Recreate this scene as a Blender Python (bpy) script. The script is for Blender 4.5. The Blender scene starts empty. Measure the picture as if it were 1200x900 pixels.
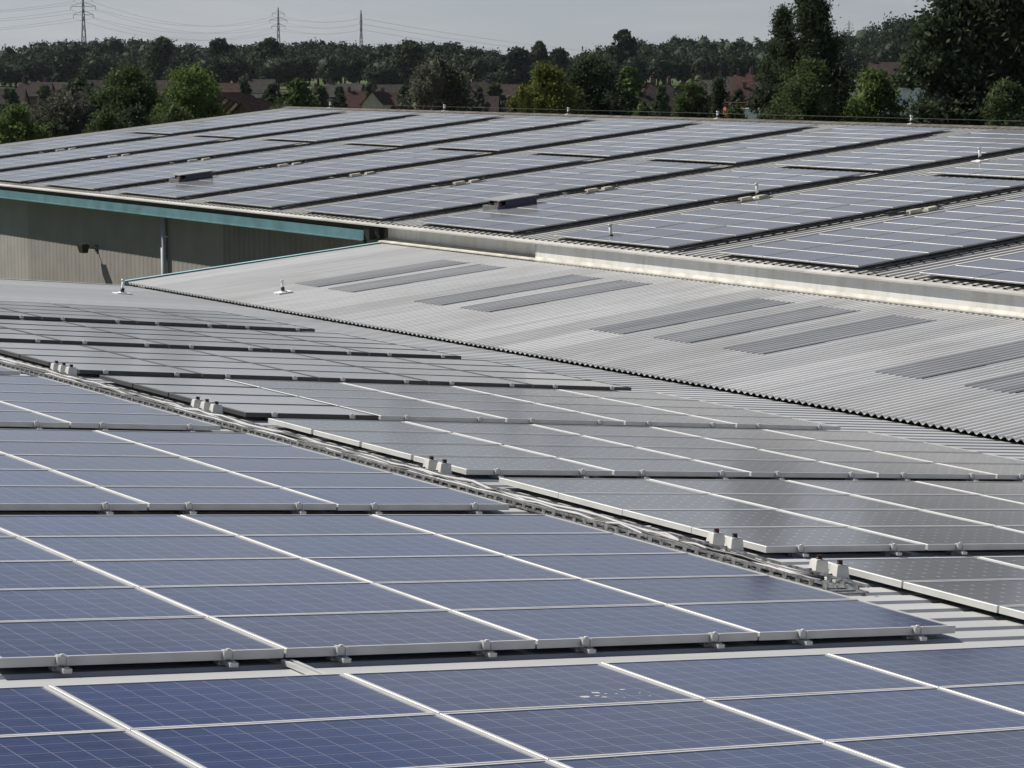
import bpy, math, random
from mathutils import Vector, Matrix
random.seed(7)
C = bpy.context.scene.collection
sin, cos, pi = math.sin, math.cos, math.pi
rad = math.radians

# ------------------------------------------------------------------ measures
YAW, TILT, FPX = 0.5687, -0.1261, 2918.9          # camera heading, tilt, focal length in 1200 px
CAM = Vector((-6.2197, -16.9926, 3.19))
P1, P2, P3 = 0.0955, 0.0937, 0.1043              # slopes: near roof (down to +x), middle roof, far roof (both up)
HROOF = -0.09                                    # sheet crests below the glass plane of the near panels
EX, EZ = 16.7, -1.60                             # eave of the middle roof
UX = 23.47                                       # foot of the white upstand
FX, FZ = 23.40, -0.48                            # lower edge of the far roof sheet
VERGE = 35.1                                     # gable end of the near warehouse
FVERGE = 77.2
FW = Vector((sin(YAW)*cos(TILT), cos(YAW)*cos(TILT), sin(TILT)))
RT = Vector((cos(YAW), -sin(YAW), 0)); UPV = RT.cross(FW)

def at(u, v, d):                                 # where a thing seen in that direction stands, d metres away
    return CAM + (FW + RT*((u-600)/FPX) - UPV*((v-450)/FPX))*d
def proj(p):
    d = Vector(p)-CAM; z = d.dot(FW)
    return 600+FPX*d.dot(RT)/z, 450-FPX*d.dot(UPV)/z, z
def near(s, y, h=0): return Vector((s*cos(P1)+h*sin(P1), y, -s*sin(P1)+h*cos(P1)))
def mid(s, y, h=0):  return Vector((EX+s*cos(P2)-h*sin(P2), y, EZ+s*sin(P2)+h*cos(P2)))
def far(t, y, h=0):  return Vector((FX+t*cos(P3)-h*sin(P3), y, FZ+t*sin(P3)+h*cos(P3)))
def ground_z(x, y):
    d = math.hypot(x-CAM.x, y-CAM.y)
    z = -8.0
    if d > 450: z += (min(d, 720)-450)*0.02
    if d > 720: z += (min(d, 800)-720)*0.008
    if d > 800: z += (min(d, 3000)-800)*0.0012
    return z

# ------------------------------------------------------------------ mesh helper
class MB:
    def __init__(s): s.v=[]; s.f=[]; s.m=[]; s.sm=[]
    def add(s, vs, fs, mi=0, smooth=False):
        b=len(s.v); s.v += [tuple(q) for q in vs]
        for f in fs: s.f.append([b+i for i in f]); s.m.append(mi); s.sm.append(smooth)
    def box(s, c, d, rz=0, mi=0, M=None):
        c=Vector(c); hx,hy,hz=d[0]/2,d[1]/2,d[2]/2
        vs=[Vector((x,y,z)) for z in (-hz,hz) for y in (-hy,hy) for x in (-hx,hx)]
        if rz:
            R=Matrix.Rotation(rz,3,'Z'); vs=[R@q for q in vs]
        vs=[q+c for q in vs]
        if M: vs=[M@q for q in vs]
        s.add(vs,[(0,2,3,1),(4,5,7,6),(0,1,5,4),(2,6,7,3),(0,4,6,2),(1,3,7,5)],mi)
    def taper(s, c, d0, d1, h, mi=0, b=0.0):     # frustum standing on c
        x,y,z=c
        vs=[(x+sx*d0[0]/2,y+sy*d0[1]/2,z) for sx,sy in((-1,-1),(1,-1),(1,1),(-1,1))]+[(x+sx*d1[0]/2,y+sy*d1[1]/2,z+h) for sx,sy in((-1,-1),(1,-1),(1,1),(-1,1))]
        s.add(vs,[(3,2,1,0),(4,5,6,7),(0,1,5,4),(1,2,6,5),(2,3,7,6),(3,0,4,7)],mi)
    def tube(s, pts, r, n=8, mi=0, caps=True):
        pts=[Vector(p) for p in pts]; rs=r if isinstance(r,(list,tuple)) else [r]*len(pts)
        rings=[]; b=len(s.v)
        for i,p in enumerate(pts):
            d=(pts[min(i+1,len(pts)-1)]-pts[max(i-1,0)]).normalized()
            a=Vector((0,0,1)) if abs(d.z)<.9 else Vector((1,0,0))
            e1=d.cross(a).normalized(); e2=d.cross(e1)
            for k in range(n):
                t=2*pi*k/n; s.v.append(tuple(p+(e1*cos(t)+e2*sin(t))*rs[i]))
        for i in range(len(pts)-1):
            for k in range(n):
                s.f.append([b+i*n+k,b+i*n+(k+1)%n,b+(i+1)*n+(k+1)%n,b+(i+1)*n+k]); s.m.append(mi); s.sm.append(n>4)
        if caps:
            s.f.append([b+k for k in range(n)][::-1]); s.m.append(mi); s.sm.append(False)
            e=b+(len(pts)-1)*n
            s.f.append([e+k for k in range(n)]); s.m.append(mi); s.sm.append(False)
    def mesh(s, name, mats):
        me=bpy.data.meshes.new(name); me.from_pydata(s.v,[],s.f)
        for m in (mats if isinstance(mats,(list,tuple)) else [mats]): me.materials.append(m)
        me.polygons.foreach_set('material_index',s.m); me.polygons.foreach_set('use_smooth',s.sm)
        me.update(); return me
    def build(s, name, mats, parent=None):
        o=bpy.data.objects.new(name,s.mesh(name,mats)); C.objects.link(o)
        if parent: o.parent=parent
        return o
def link(name, me, parent=None, loc=None, rot=None):
    o=bpy.data.objects.new(name,me); C.objects.link(o)
    if parent: o.parent=parent
    if loc is not None: o.location=loc
    if rot is not None: o.rotation_euler=rot
    return o
def tag(o, label=None, cat=None, group=None, kind=None):
    if label: o['label']=label
    if cat: o['category']=cat
    if group: o['group']=group
    if kind: o['kind']=kind
    return o
def thing(name, label, cat, loc=(0,0,0), rot=(0,0,0), group=None):
    o=bpy.data.objects.new(name,None); C.objects.link(o); o.empty_display_size=.2
    o.location=loc; o.rotation_euler=rot
    return tag(o,label,cat,group)

# ------------------------------------------------------------------ materials
class NT:
    def __init__(s,name):
        s.mat=bpy.data.materials.new(name); s.mat.use_nodes=True
        s.t=s.mat.node_tree; s.b=s.t.nodes['Principled BSDF']; s.out=s.t.nodes['Material Output']
    def n(s,typ,**k):
        x=s.t.nodes.new(typ)
        for a,b in k.items():
            if a.startswith('i_'): x.inputs[int(a[2:]) if a[2:].isdigit() else a[2:]].default_value=b
            else: setattr(x,a,b)
        return x
    def l(s,a,b): s.t.links.new(a,b)
    def math(s,op,a,b=None,c=None):
        x=s.n('ShaderNodeMath',operation=op)
        for i,q in enumerate((a,b,c)):
            if q is None: continue
            if isinstance(q,(int,float)): x.inputs[i].default_value=q
            else: s.l(q,x.inputs[i])
        return x.outputs[0]
    def mix(s,f,a,b,blend='MIX'):
        x=s.n('ShaderNodeMix',data_type='RGBA',blend_type=blend)
        for i,q in ((0,f),(6,a),(7,b)):
            if isinstance(q,(int,float)): x.inputs[i].default_value=q
            elif isinstance(q,tuple): x.inputs[i].default_value=q+(1,) if len(q)==3 else q
            else: s.l(q,x.inputs[i])
        return x.outputs[2]
    def noise(s,vec,scale,detail=3,rough=.5):
        x=s.n('ShaderNodeTexNoise'); x.inputs['Scale'].default_value=scale; x.inputs['Detail'].default_value=detail; x.inputs['Roughness'].default_value=rough
        if vec is not None: s.l(vec,x.inputs['Vector'])
        return x.outputs['Fac']
    def ramp(s,f,stops):
        x=s.n('ShaderNodeValToRGB'); e=x.color_ramp.elements
        while len(e)<len(stops): e.new(.5)
        for q,(p,c) in zip(e,stops): q.position=p; q.color=c+(1,) if len(c)==3 else c
        s.l(f,x.inputs[0]); return x.outputs[0]
    def coord(s,which='Object',scale=None,obj=None):
        x=s.n('ShaderNodeTexCoord').outputs[which]
        if scale:
            m=s.n('ShaderNodeMapping'); m.inputs['Scale'].default_value=scale; s.l(x,m.inputs[0]); x=m.outputs[0]
        return x
    def bump(s,h,strength=.2,dist=.01):
        x=s.n('ShaderNodeBump'); x.inputs['Strength'].default_value=strength; x.inputs['Distance'].default_value=dist
        s.l(h,x.inputs['Height']); s.l(x.outputs[0],s.b.inputs['Normal'])
    def set(s,col=None,rough=None,metal=None,spec=None):
        for k,q in (('Base Color',col),('Roughness',rough),('Metallic',metal),('Specular IOR Level',spec)):
            if q is None: continue
            if isinstance(q,(int,float)): s.b.inputs[k].default_value=q
            elif isinstance(q,tuple): s.b.inputs[k].default_value=q+(1,)
            else: s.l(q,s.b.inputs[k])
        return s.mat

def plain(name,c,rough=.6,metal=0,var=.12,scale=6,spec=.4):
    n=NT(name); f=n.noise(n.coord('Object'),scale,4)
    c2=tuple(max(0,q*(1-2*var)) for q in c); c3=tuple(min(1,q*(1+var)) for q in c)
    return n.set(n.ramp(f,[(.3,c2),(.7,c3)]),rough,metal,spec)

def sheet(name,base,sheet_w=1.0,dirt=.18,warm=(.30,.27,.22),rough=.5):   # roof sheeting: tone of each sheet, streaks down the slope, lichen spots
    n=NT(name); co=n.coord('Object'); sep=n.n('ShaderNodeSeparateXYZ'); n.l(co,sep.inputs[0])
    fl=n.math('FLOOR',n.math('DIVIDE',sep.outputs[1],sheet_w))
    wn=n.n('ShaderNodeTexWhiteNoise',noise_dimensions='1D'); n.l(fl,wn.inputs['W'])
    streak=n.noise(n.coord('Object',(.25,5,1)),1.2,5,.6)
    blotch=n.noise(co,.55,5,.6); spot=n.noise(co,26,3,.7)
    b2=tuple(q*.76 for q in base)
    col=n.mix(wn.outputs[0],base,b2)
    col=n.mix(n.math('MULTIPLY',n.ramp(streak,[(.45,(0,0,0)),(.75,(1,1,1))]),dirt*1.6),col,tuple(q*.55 for q in base))
    col=n.mix(n.math('MULTIPLY',n.ramp(blotch,[(.5,(0,0,0)),(.72,(1,1,1))]),dirt),col,warm)
    col=n.mix(n.math('MULTIPLY',n.ramp(spot,[(.70,(0,0,0)),(.76,(1,1,1))]),.45),col,(.09,.085,.075))
    n.bump(n.noise(co,9,3),.12,.01)
    return n.set(col,rough,0,.35)

M={}
M['near_sheet']=sheet('near_roof_sheet',(.43,.435,.435),1.0,.16,rough=.5)
M['mid_sheet']=sheet('pale_fibre_cement',(.57,.57,.56),1.02,.34,(.33,.31,.27),.6)
M['far_sheet']=sheet('far_roof_sheet',(.50,.49,.46),1.0,.25,(.36,.31,.22),.55)
M['rooflight']=sheet('weathered_grp',(.36,.363,.363),.51,.3,(.2,.19,.18),.45)
M['upstand']=None
def upstand():
    n=NT('white_flashing'); co=n.coord('Object')
    st=n.noise(n.coord('Object',(1,3,.4)),1.4,5,.65); sp=n.noise(co,14,4,.7); bl=n.noise(co,.9,4)
    col=n.mix(n.ramp(st,[(.45,(0,0,0)),(.75,(1,1,1))]),(.64,.65,.62),(.50,.49,.44))
    col=n.mix(n.math('MULTIPLY',n.ramp(sp,[(.66,(0,0,0)),(.75,(1,1,1))]),.6),col,(.40,.31,.19))
    col=n.mix(n.math('MULTIPLY',n.ramp(bl,[(.5,(0,0,0)),(.7,(1,1,1))]),.3),col,(.55,.50,.38))
    return n.set(col,.5,0,.3)
M['upstand']=upstand()
M['cream']=plain('cream_flashing',(.52,.50,.44),.5,0,.14,3)
M['alu']=plain('aluminium_frame',(.50,.50,.485),.45,.2,.06,4)
M['alu_dull']=plain('dull_aluminium',(.36,.36,.35),.45,.4,.1,8)
M['black_frame']=plain('black_anodised',(.045,.045,.047),.5,.1,.1,4)
M['galv']=plain('galvanised_steel',(.19,.195,.20),.5,.3,.35,25)
M['cable_black']=plain('black_cable',(.015,.015,.016),.5)
M['cable_grey']=plain('grey_cable',(.35,.35,.36),.5)
M['cable_white']=plain('white_conduit',(.33,.33,.33),.5)
M['boxcream']=plain('faded_cream_plastic',(.42,.39,.31),.6,0,.15,6)
M['box']=plain('cream_plastic',(.62,.61,.57),.5,0,.08,12)
M['boxgrey']=plain('grey_plastic',(.42,.43,.44),.5,0,.08,12)
M['knob']=plain('dark_red_knob',(.06,.016,.015),.4)
M['knobblack']=plain('black_rubber',(.012,.012,.012),.5)
M['teal']=plain('teal_coated_steel',(.088,.188,.215),.5,0,.12,2)
M['teal_pale']=plain('pale_teal_trim',(.30,.50,.53),.45,0,.1,2)
M['dark']=plain('dark_gutter',(.03,.028,.026),.6,0,.3,3)
M['gutterbrown']=plain('stained_gutter',(.10,.085,.07),.7,0,.35,4)
M['clad']=plain('taupe_cladding',(.225,.209,.192),.6,0,.07,1.2)
M['clad2']=plain('light_taupe_cladding',(.285,.268,.248),.6,0,.06,1.2)
M['clad3']=plain('ribbed_brown_cladding',(.185,.171,.157),.6,0,.08,1.2)
M['pipe']=plain('grey_blue_downpipe',(.40,.43,.45),.4,0,.08,3)
M['white']=plain('white_paint',(.75,.75,.73),.4,0,.06,6)
M['brickwall']=plain('brick_wall',(.15,.085,.065),.8,0,.2,3)
M['render']=plain('cream_render',(.62,.52,.36),.8,0,.08,2)
M['whitewall']=plain('white_render',(.55,.55,.53),.8,0,.08,2)
M['tile']=plain('brown_roof_tile',(.045,.034,.030),.9,0,.2,1.5,.1)
M['tile_red']=plain('red_roof_tile',(.062,.034,.029),.9,0,.2,1.5,.1)
M['tile_grey']=plain('grey_brown_tile',(.048,.043,.040),.9,0,.2,1.5,.1)
M['door']=plain('dark_door',(.05,.04,.04),.5)
M['redpaint']=plain('red_paint',(.26,.05,.04),.6)
M['bark']=plain('bark',(.07,.055,.042),.9,0,.3,8)
M['steel']=plain('pylon_steel',(.20,.21,.22),.6,.2,.1,1)
M['wire']=plain('conductor',(.16,.17,.18),.6,.2,.1,1)
M['wingl']=NT('window_glass').set((.03,.035,.04),.08,0,.5)
M['hatchglass']=NT('blue_glazing').set((.022,.03,.06),.15,0,.5)
M['dropping']=plain('bird_lime',(.42,.42,.41),.8)

def cells(name,L,W,nx,ny,pitch,base,alt,line,mono=False,rough=.06,spec=.5,lw=.0022,bus=2,buscol=(.09,.10,.15),sheen=.12):
    n=NT(name); co=n.coord('Object'); sep=n.n('ShaderNodeSeparateXYZ'); n.l(co,sep.inputs[0])
    oi=n.n('ShaderNodeObjectInfo')
    us=[]
    for ax,cnt in ((0,nx),(1,ny)):
        us.append(n.math('ADD',n.math('DIVIDE',sep.outputs[ax],pitch),cnt/2+20))
    fr=[n.math('ABSOLUTE',n.math('SUBTRACT',n.math('FRACT',u),.5)) for u in us]     # 0 mid cell, .5 at gap
    ln=[n.math('GREATER_THAN',f,.5-lw/pitch) for f in fr]
    gap=n.math('MAXIMUM',ln[0],ln[1])
    # beyond the outermost cells: the pale backsheet margin
    for ax,cnt in ((0,nx),(1,ny)):
        m=n.math('GREATER_THAN',n.math('ABSOLUTE',sep.outputs[ax]),cnt*pitch/2)
        gap=n.math('MAXIMUM',gap,m)
    if mono:
        dia=n.math('GREATER_THAN',n.math('ADD',fr[0],fr[1]),.885); gap=n.math('MAXIMUM',gap,dia)
    cid=n.n('ShaderNodeCombineXYZ'); n.l(n.math('FLOOR',us[0]),cid.inputs[0]); n.l(n.math('FLOOR',us[1]),cid.inputs[1]); n.l(n.math('MULTIPLY',oi.outputs['Random'],97.0),cid.inputs[2])
    wn=n.n('ShaderNodeTexWhiteNoise'); n.l(cid.outputs[0],wn.inputs['Vector'])
    var=wn.outputs[0]
    vor=n.n('ShaderNodeTexVoronoi'); vor.inputs['Scale'].default_value=70; n.l(co,vor.inputs['Vector'])
    sv=n.n('ShaderNodeSeparateColor'); n.l(vor.outputs['Color'],sv.inputs[0])
    k=n.math('ADD',n.math('MULTIPLY',var,.45),n.math('MULTIPLY',oi.outputs['Random'],.55))
    if not mono: k=n.math('ADD',n.math('MULTIPLY',k,.75),n.math('MULTIPLY',sv.outputs[0],.25))
    col=n.mix(k,base,alt)
    # busbars run along the long side
    if bus:
        bf=n.math('ABSOLUTE',n.math('SUBTRACT',n.math('FRACT',n.math('MULTIPLY',us[1],float(bus))),.5))
        col=n.mix(n.math('MULTIPLY',n.math('LESS_THAN',bf,.0011/pitch*bus),.8),col,buscol)
    col=n.mix(gap,col,line)
    # a film of dust and rain marks
    geo=n.n('ShaderNodeNewGeometry')
    d=n.noise(geo.outputs['Position'],1.3,6,.65); d2=n.noise(co,22,4,.7)
    dust=n.math('MULTIPLY',n.math('ADD',n.ramp(d,[(.35,(0,0,0)),(.75,(1,1,1))]),n.math('MULTIPLY',n.ramp(d2,[(.5,(0,0,0)),(.8,(1,1,1))]),.5)),.035)
    col=n.mix(dust,col,(.30,.29,.26))
    edge=n.n('ShaderNodeMapRange'); edge.interpolation_type='SMOOTHSTEP'; edge.inputs[1].default_value=L/2-.16; edge.inputs[2].default_value=L/2-.02; n.l(sep.outputs[0],edge.inputs[0])
    col=n.mix(n.math('MULTIPLY',n.math('MULTIPLY',edge.outputs[0],n.noise(n.coord('Object',(1,7,1)),2.0,5,.7)),.16),col,(.26,.25,.22))
    r=n.math('ADD',rough,n.math('MULTIPLY',d,.035))
    n.b.inputs['IOR'].default_value=1.31; n.b.inputs['Sheen Weight'].default_value=sheen; n.b.inputs['Sheen Roughness'].default_value=.35
    return n.set(col,r,0,spec)
M['poly']=cells('polycrystalline_cells',1.65,.985,10,6,.1585,(.007,.011,.046),(.022,.036,.112),(.17,.18,.21))
M['mono']=cells('monocrystalline_cells',1.69,.99,10,6,.158,(.078,.080,.088),(.094,.096,.104),(.36,.37,.38),True,lw=.0006,buscol=(.07,.07,.08),rough=.10,sheen=.25)
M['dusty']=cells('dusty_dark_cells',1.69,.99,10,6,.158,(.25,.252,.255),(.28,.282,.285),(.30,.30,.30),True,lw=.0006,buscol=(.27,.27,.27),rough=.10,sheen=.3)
M['farcell']=cells('far_array_cells',.84,1.38,5,9,.15,(.115,.115,.123),(.14,.14,.148),(.17,.17,.18),rough=.1,sheen=.3)

def foliage(name,dark,light,transl=.38):
    n=NT(name); geo=n.n('ShaderNodeNewGeometry'); co=n.coord('Object')
    f=n.math('ADD',n.math('MULTIPLY',geo.outputs['Random Per Island'],.6),n.math('MULTIPLY',n.noise(co,.55,3),.5))
    col=n.ramp(f,[(.25,dark),(.85,light)])
    n.set(col,.75,0,.12)
    tr=n.n('ShaderNodeBsdfTranslucent'); n.l(col,tr.inputs[0])
    mx=n.n('ShaderNodeMixShader'); mx.inputs[0].default_value=transl
    n.l(n.b.outputs[0],mx.inputs[1]); n.l(tr.outputs[0],mx.inputs[2]); n.l(mx.outputs[0],n.out.inputs[0])
    return n.mat
F={'bright':foliage('bright_green_leaves',(0.047,0.085,0.023),(0.115,0.159,0.045)),
   'mid':foliage('mid_green_leaves',(0.032,0.055,0.020),(0.074,0.100,0.037)),
   'dark':foliage('dark_green_leaves',(0.021,0.035,0.019),(0.058,0.080,0.038)),
   'grey':foliage('grey_green_leaves',(0.043,0.050,0.034),(0.115,0.113,0.085)),
   'yellow':foliage('yellow_green_leaves',(0.050,0.066,0.014),(0.135,0.150,0.030)),
   'wood':foliage('distant_wood_leaves',(0.016,0.029,0.017),(0.042,0.060,0.033),.25)}
def grass():
    n=NT('meadow'); co=n.coord('Object'); a=n.noise(co,.02,5); b=n.noise(co,.6,4)
    col=n.mix(n.math('MULTIPLY',b,.6),n.ramp(a,[(.35,(.045,.075,.022)),(.65,(.085,.095,.04))]),(.03,.05,.015))
    return n.set(col,.9,0,.1)
M['grass']=grass()

# ------------------------------------------------------------------ ground, to the horizon
def ground():
    m=MB(); rs=[0,40,80,120,160,220,300,400,520,660,800,1000,1400,2000,3000,5000,9000]; N=72
    for r in rs:
        for k in range(N):
            x=CAM.x+r*cos(2*pi*k/N); y=CAM.y+r*sin(2*pi*k/N); m.v.append((x,y,ground_z(x,y)))
    for i in range(len(rs)-1):
        for k in range(N):
            m.f.append([i*N+k,(i+1)*N+k,(i+1)*N+(k+1)%N,i*N+(k+1)%N]); m.m.append(0); m.sm.append(True)
    tag(m.build('ground',M['grass']),kind='structure')
ground()

# ------------------------------------------------------------------ corrugated sheets
def trap(pitch,h,crest=.3,foot=.12):             # one period of a box profile, (offset, height below crest)
    return [(0,-h),(pitch*(.5-crest/2-foot),-h),(pitch*(.5-crest/2),0),(pitch*(.5+crest/2),0),(pitch*(.5+crest/2+foot),-h)]
def sine(pitch,h,n=8): return [(pitch*k/n,-h/2+h/2*cos(2*pi*k/n)) for k in range(n)]
def corrugated(m,place,s0,s1,y0,y1,prof,pitch,h=0,thick=.006,smooth=False,phase=0):
    ys=[]; k=math.floor((y0-phase)/pitch)
    while phase+k*pitch<y1:
        for o,z in prof:
            y=phase+k*pitch+o
            if y0<=y<=y1: ys.append((y,z))
        k+=1
    n=len(ys); b=len(m.v)
    nS=max(1,int((s1-s0)/2.2)); S=[s0+(s1-s0)*i/nS for i in range(nS+1)]
    for s in S:
        for y,z in ys: m.v.append(tuple(place(s,y,z+h)))
    for i in range(nS):
        for j in range(n-1):
            m.f.append([b+i*n+j,b+(i+1)*n+j,b+(i+1)*n+j+1,b+i*n+j+1]); m.m.append(0); m.sm.append(smooth)
    # sheet ends: a thin edge so the sheet has thickness there
    for s in (s0,s1):
        b2=len(m.v)
        for y,z in ys: m.v.append(tuple(place(s,y,z+h)))
        for y,z in ys: m.v.append(tuple(place(s,y,z+h-thick)))
        for j in range(n-1):
            m.f.append([b2+j,b2+j+1,b2+n+j+1,b2+n+j]); m.m.append(0); m.sm.append(False)

# ------------------------------------------------------------------ near warehouse: two slopes meeting in a valley
wn_=thing('warehouse','low warehouse under the camera, two corrugated slopes meeting in a valley gutter','warehouse',(0,0,0))
m=MB(); corrugated(m,near,-22,16.95,-40,VERGE,trap(.333,.020,.58,.07),.333,HROOF); o=m.build('roof',M['near_sheet'],wn_); o['label']='grey box-profile slope carrying the solar arrays'
m=MB(); corrugated(m,mid,0,3.55,-40,VERGE,sine(.152,.05),.152,-.003,.008,True); corrugated(m,mid,3.4,6.78,-40,VERGE,sine(.152,.05),.152,0,.008,True); ro=m.build('roof',M['mid_sheet'],wn_); ro['label']='pale bare corrugated slope with darker rooflight strips'
# valley gutter trough
m=MB(); a=near(16.9,0,HROOF-.06); z0=a.z
m.box((16.95,(VERGE-40)/2,z0-.16),(.66,VERGE+40-.1,.02)); m.box((17.27,(VERGE-40)/2,z0-.02),(.02,VERGE+40-.1,.27))
m.box((16.63,(VERGE-40)/2,z0-.09),(.02,VERGE+40-.1,.12))
m.build('gutter',M['dark'],wn_)
# eave filler behind the sheet ends
m=MB(); m.box((17.05,(VERGE-40)/2,EZ-.062),(.05,VERGE+40-.1,.06)); m.build('eave_beam',M['dark'],wn_)
# gable wall and outer walls
m=MB()
pts=[(near(-22,0,HROOF-.06).x,near(-22,0,HROOF-.06).z),(16.95,z0-.06),(17.25,EZ-.08),(UX-.05,mid(6.7,0,-.09).z)]
for yy in (VERGE-.12,-39.9):
    vs=[(x,yy,z) for x,z in pts]+[(x,yy,-8.2) for x,z in pts]
    m.add(vs,[(0,1,5,4),(1,2,6,5),(2,3,7,6)])
m.build('gable_wall',M['clad2'],wn_)
m=MB()
L=6.85
for s0_,s1_ in ((-.06,6.75),):
    a=mid(s0_,VERGE+.03,.03); b=mid(s1_,VERGE+.03,.03); c=mid(s0_,VERGE+.03,-.16); d=mid(s1_,VERGE+.03,-.16)
    a2=mid(s0_,VERGE-.10,.03); b2=mid(s1_,VERGE-.10,.03)
    e=Vector((0,.012,0))
    m.add([a,b,d,c,a2,b2,a+e,b+e,d+e,c+e],[(0,1,2,3),(4,5,1,0),(6,9,8,7),(0,6,7,1),(3,2,8,9),(0,3,9,6),(1,7,8,2)])
m.build('verge_trim',M['teal_pale'],wn_)
m=MB()
a=[near(-22,VERGE+.02,HROOF+.012),near(16.6,VERGE+.02,HROOF+.012),near(16.6,VERGE+.02,HROOF-.2),near(-22,VERGE+.02,HROOF-.2),near(-22,VERGE-.14,HROOF+.012),near(16.6,VERGE-.14,HROOF+.012)]
m.add(a,[(0,1,2,3),(4,5,1,0)]); m.build('verge_trim',M['near_sheet'],wn_)
# rooflights in the pale slope: dull plastic sheets of the same profile
for yc in (31.3,33.0-3.7+.55,25.15-.05,23.55,18.95,17.05,15.1,10.95-.05,9.25):
    pass
for yc,s0_,s1_ in ((30.1,2.0,5.8),(28.55,2.0,5.8),(25.05,2.05,5.9),(23.45,2.1,5.95),(18.85,2.0,5.85),(17.0,2.1,5.85),(15.1,2.1,5.85),(11.3,2.1,5.9),(9.35,2.1,5.9),(7.5,2.1,5.9)):
    m=MB(); k0=round((yc-.5)/.152)*.152
    corrugated(m,mid,s0_,s1_,k0-.001,k0+.152*7+.001,sine(.152,.05),.152,.006,.005,True)
    m.build('rooflight',M['rooflight'],wn_)

# ------------------------------------------------------------------ far warehouse
fw=thing('warehouse','larger warehouse behind with teal eave band, taupe walls and a roof full of panels','warehouse',(UX,0,-8))
def fpart(m,name,mat,label=None):
    o=m.build(name,mat,fw); o.location=(-UX,0,8)
    if label: o['label']=label
    return o
m=MB(); corrugated(m,far,0,19.45,-25,FVERGE,trap(.25,.032),.25,0,.012); fpart(m,'roof',M['far_sheet'],'pale slope facing the camera, covered in panel blocks')
RX=far(19.45,0).x; RZ=far(19.45,0).z
m=MB(); corrugated(m,lambda s,y,h:Vector((RX+s*cos(P3)+h*sin(P3),y,RZ-s*sin(P3)+h*cos(P3))),0,16,-25,FVERGE,trap(.25,.032),.25); fpart(m,'roof',M['far_sheet'],'slope falling away behind the ridge')
m=MB()
for sx in (-1,1):
    a=[Vector((RX,-25,RZ+.05)),Vector((RX,FVERGE,RZ+.05)),Vector((RX+sx*.3,FVERGE,RZ-.3*math.tan(P3)+.03)),Vector((RX+sx*.3,-25,RZ-.3*math.tan(P3)+.03))]
    b=[q-Vector((0,0,.025)) for q in a]
    m.add(a+b,[(0,1,2,3) if sx<0 else (3,2,1,0),(2,3,7,6)])
fpart(m,'ridge_cap',M['gutterbrown'])
# wall behind the eave, three runs of cladding with vertical ribs
WXX=UX+.46
def cladding(y0,y1,mat,pitch,h,label):
    m=MB(); prof=[(0,0),(pitch*.42,0),(pitch*.5,-h),(pitch*.92,-h)]; ys=[]
    k=math.floor(y0/pitch)
    while k*pitch<y1:
        for o,z in prof:
            y=k*pitch+o
            if y0<y<y1: ys.append((y,z))
        k+=1
    ys=[(y0,0)]+ys+[(y1,0)]; n=len(ys)
    vs=[(WXX+z,y,-.66) for y,z in ys]+[(WXX+z,y,-8.3) for y,z in ys]
    m.add(vs,[(j,j+1,n+j+1,n+j) for j in range(n-1)])
    fpart(m,'cladding',mat,label)
cladding(-25,44.9,M['clad3'],.30,.03,'brown ribbed cladding')
cladding(44.9,59.2,M['clad'],.30,.005,'taupe flat-ribbed cladding')
cladding(59.2,FVERGE-.1,M['clad2'],.30,.005,'lighter taupe cladding')
m=MB()
vs=[(WXX,FVERGE-.1,far(.6,0,-.05).z),(RX,FVERGE-.1,RZ-.05),(RX+15.6,FVERGE-.1,far(.6,0,-.05).z),(RX+15.6,FVERGE-.1,-8.3),(RX,FVERGE-.1,-8.3),(WXX,FVERGE-.1,-8.3)]
m.add(vs,[(0,1,4,5),(1,2,3,4)]); m.add([(RX+15.6,-25,-8.3),(RX+15.6,FVERGE-.1,-8.3),(RX+15.6,FVERGE-.1,vs[2][2]),(RX+15.6,-25,vs[2][2])],[(0,1,2,3)])
m.add([(x,-24.9,z) for x,y,z in vs],[(0,1,4,5),(1,2,3,4)])
fpart(m,'gable_wall',M['clad2'])
# teal eave band: folded fascia with a soffit, gutter above it coloured near-black to stand in for eave shadow
y0,y1=35.9,FVERGE
m=MB(); m.box((UX-.15,(y0+y1)/2,-.835),(.03,y1-y0,.25)); m.box((UX+.245,(y0+y1)/2,-.945),(.76,y1-y0,.02)); m.box((UX-.17,(y0+y1)/2,-.955),(.05,y1-y0,.03))
fpart(m,'fascia',M['teal'])
m=MB(); m.box((UX-.01,(y0+y1)/2,-.65),(.20,y1-y0,.115)); m.box((UX-.12,(y0+y1)/2,-.615),(.02,y1-y0,.06))
fpart(m,'gutter',M['dark'])
m=MB()
for k in range(14): m.box((UX-.125,37+k*3.0,-.66),(.012,.05,.09))
fpart(m,'gutter_bracket',M['dark'])
# eave flashing strip under the far sheet ends
m=MB()
a=[far(-.02,-25,-.045),far(-.02,FVERGE,-.045),Vector((FX-.16,FVERGE,FZ-.068)),Vector((FX-.16,-25,FZ-.068))]
b=[Vector((FX-.16,-25,FZ-.10)),Vector((FX-.16,FVERGE,FZ-.10)),far(.2,FVERGE,-.04),far(.2,-25,-.04)]
m.add(a+b,[(3,2,1,0),(4,5,2,3),(0,1,6,7)]); fpart(m,'eave_flashing',M['far_sheet'])
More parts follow.
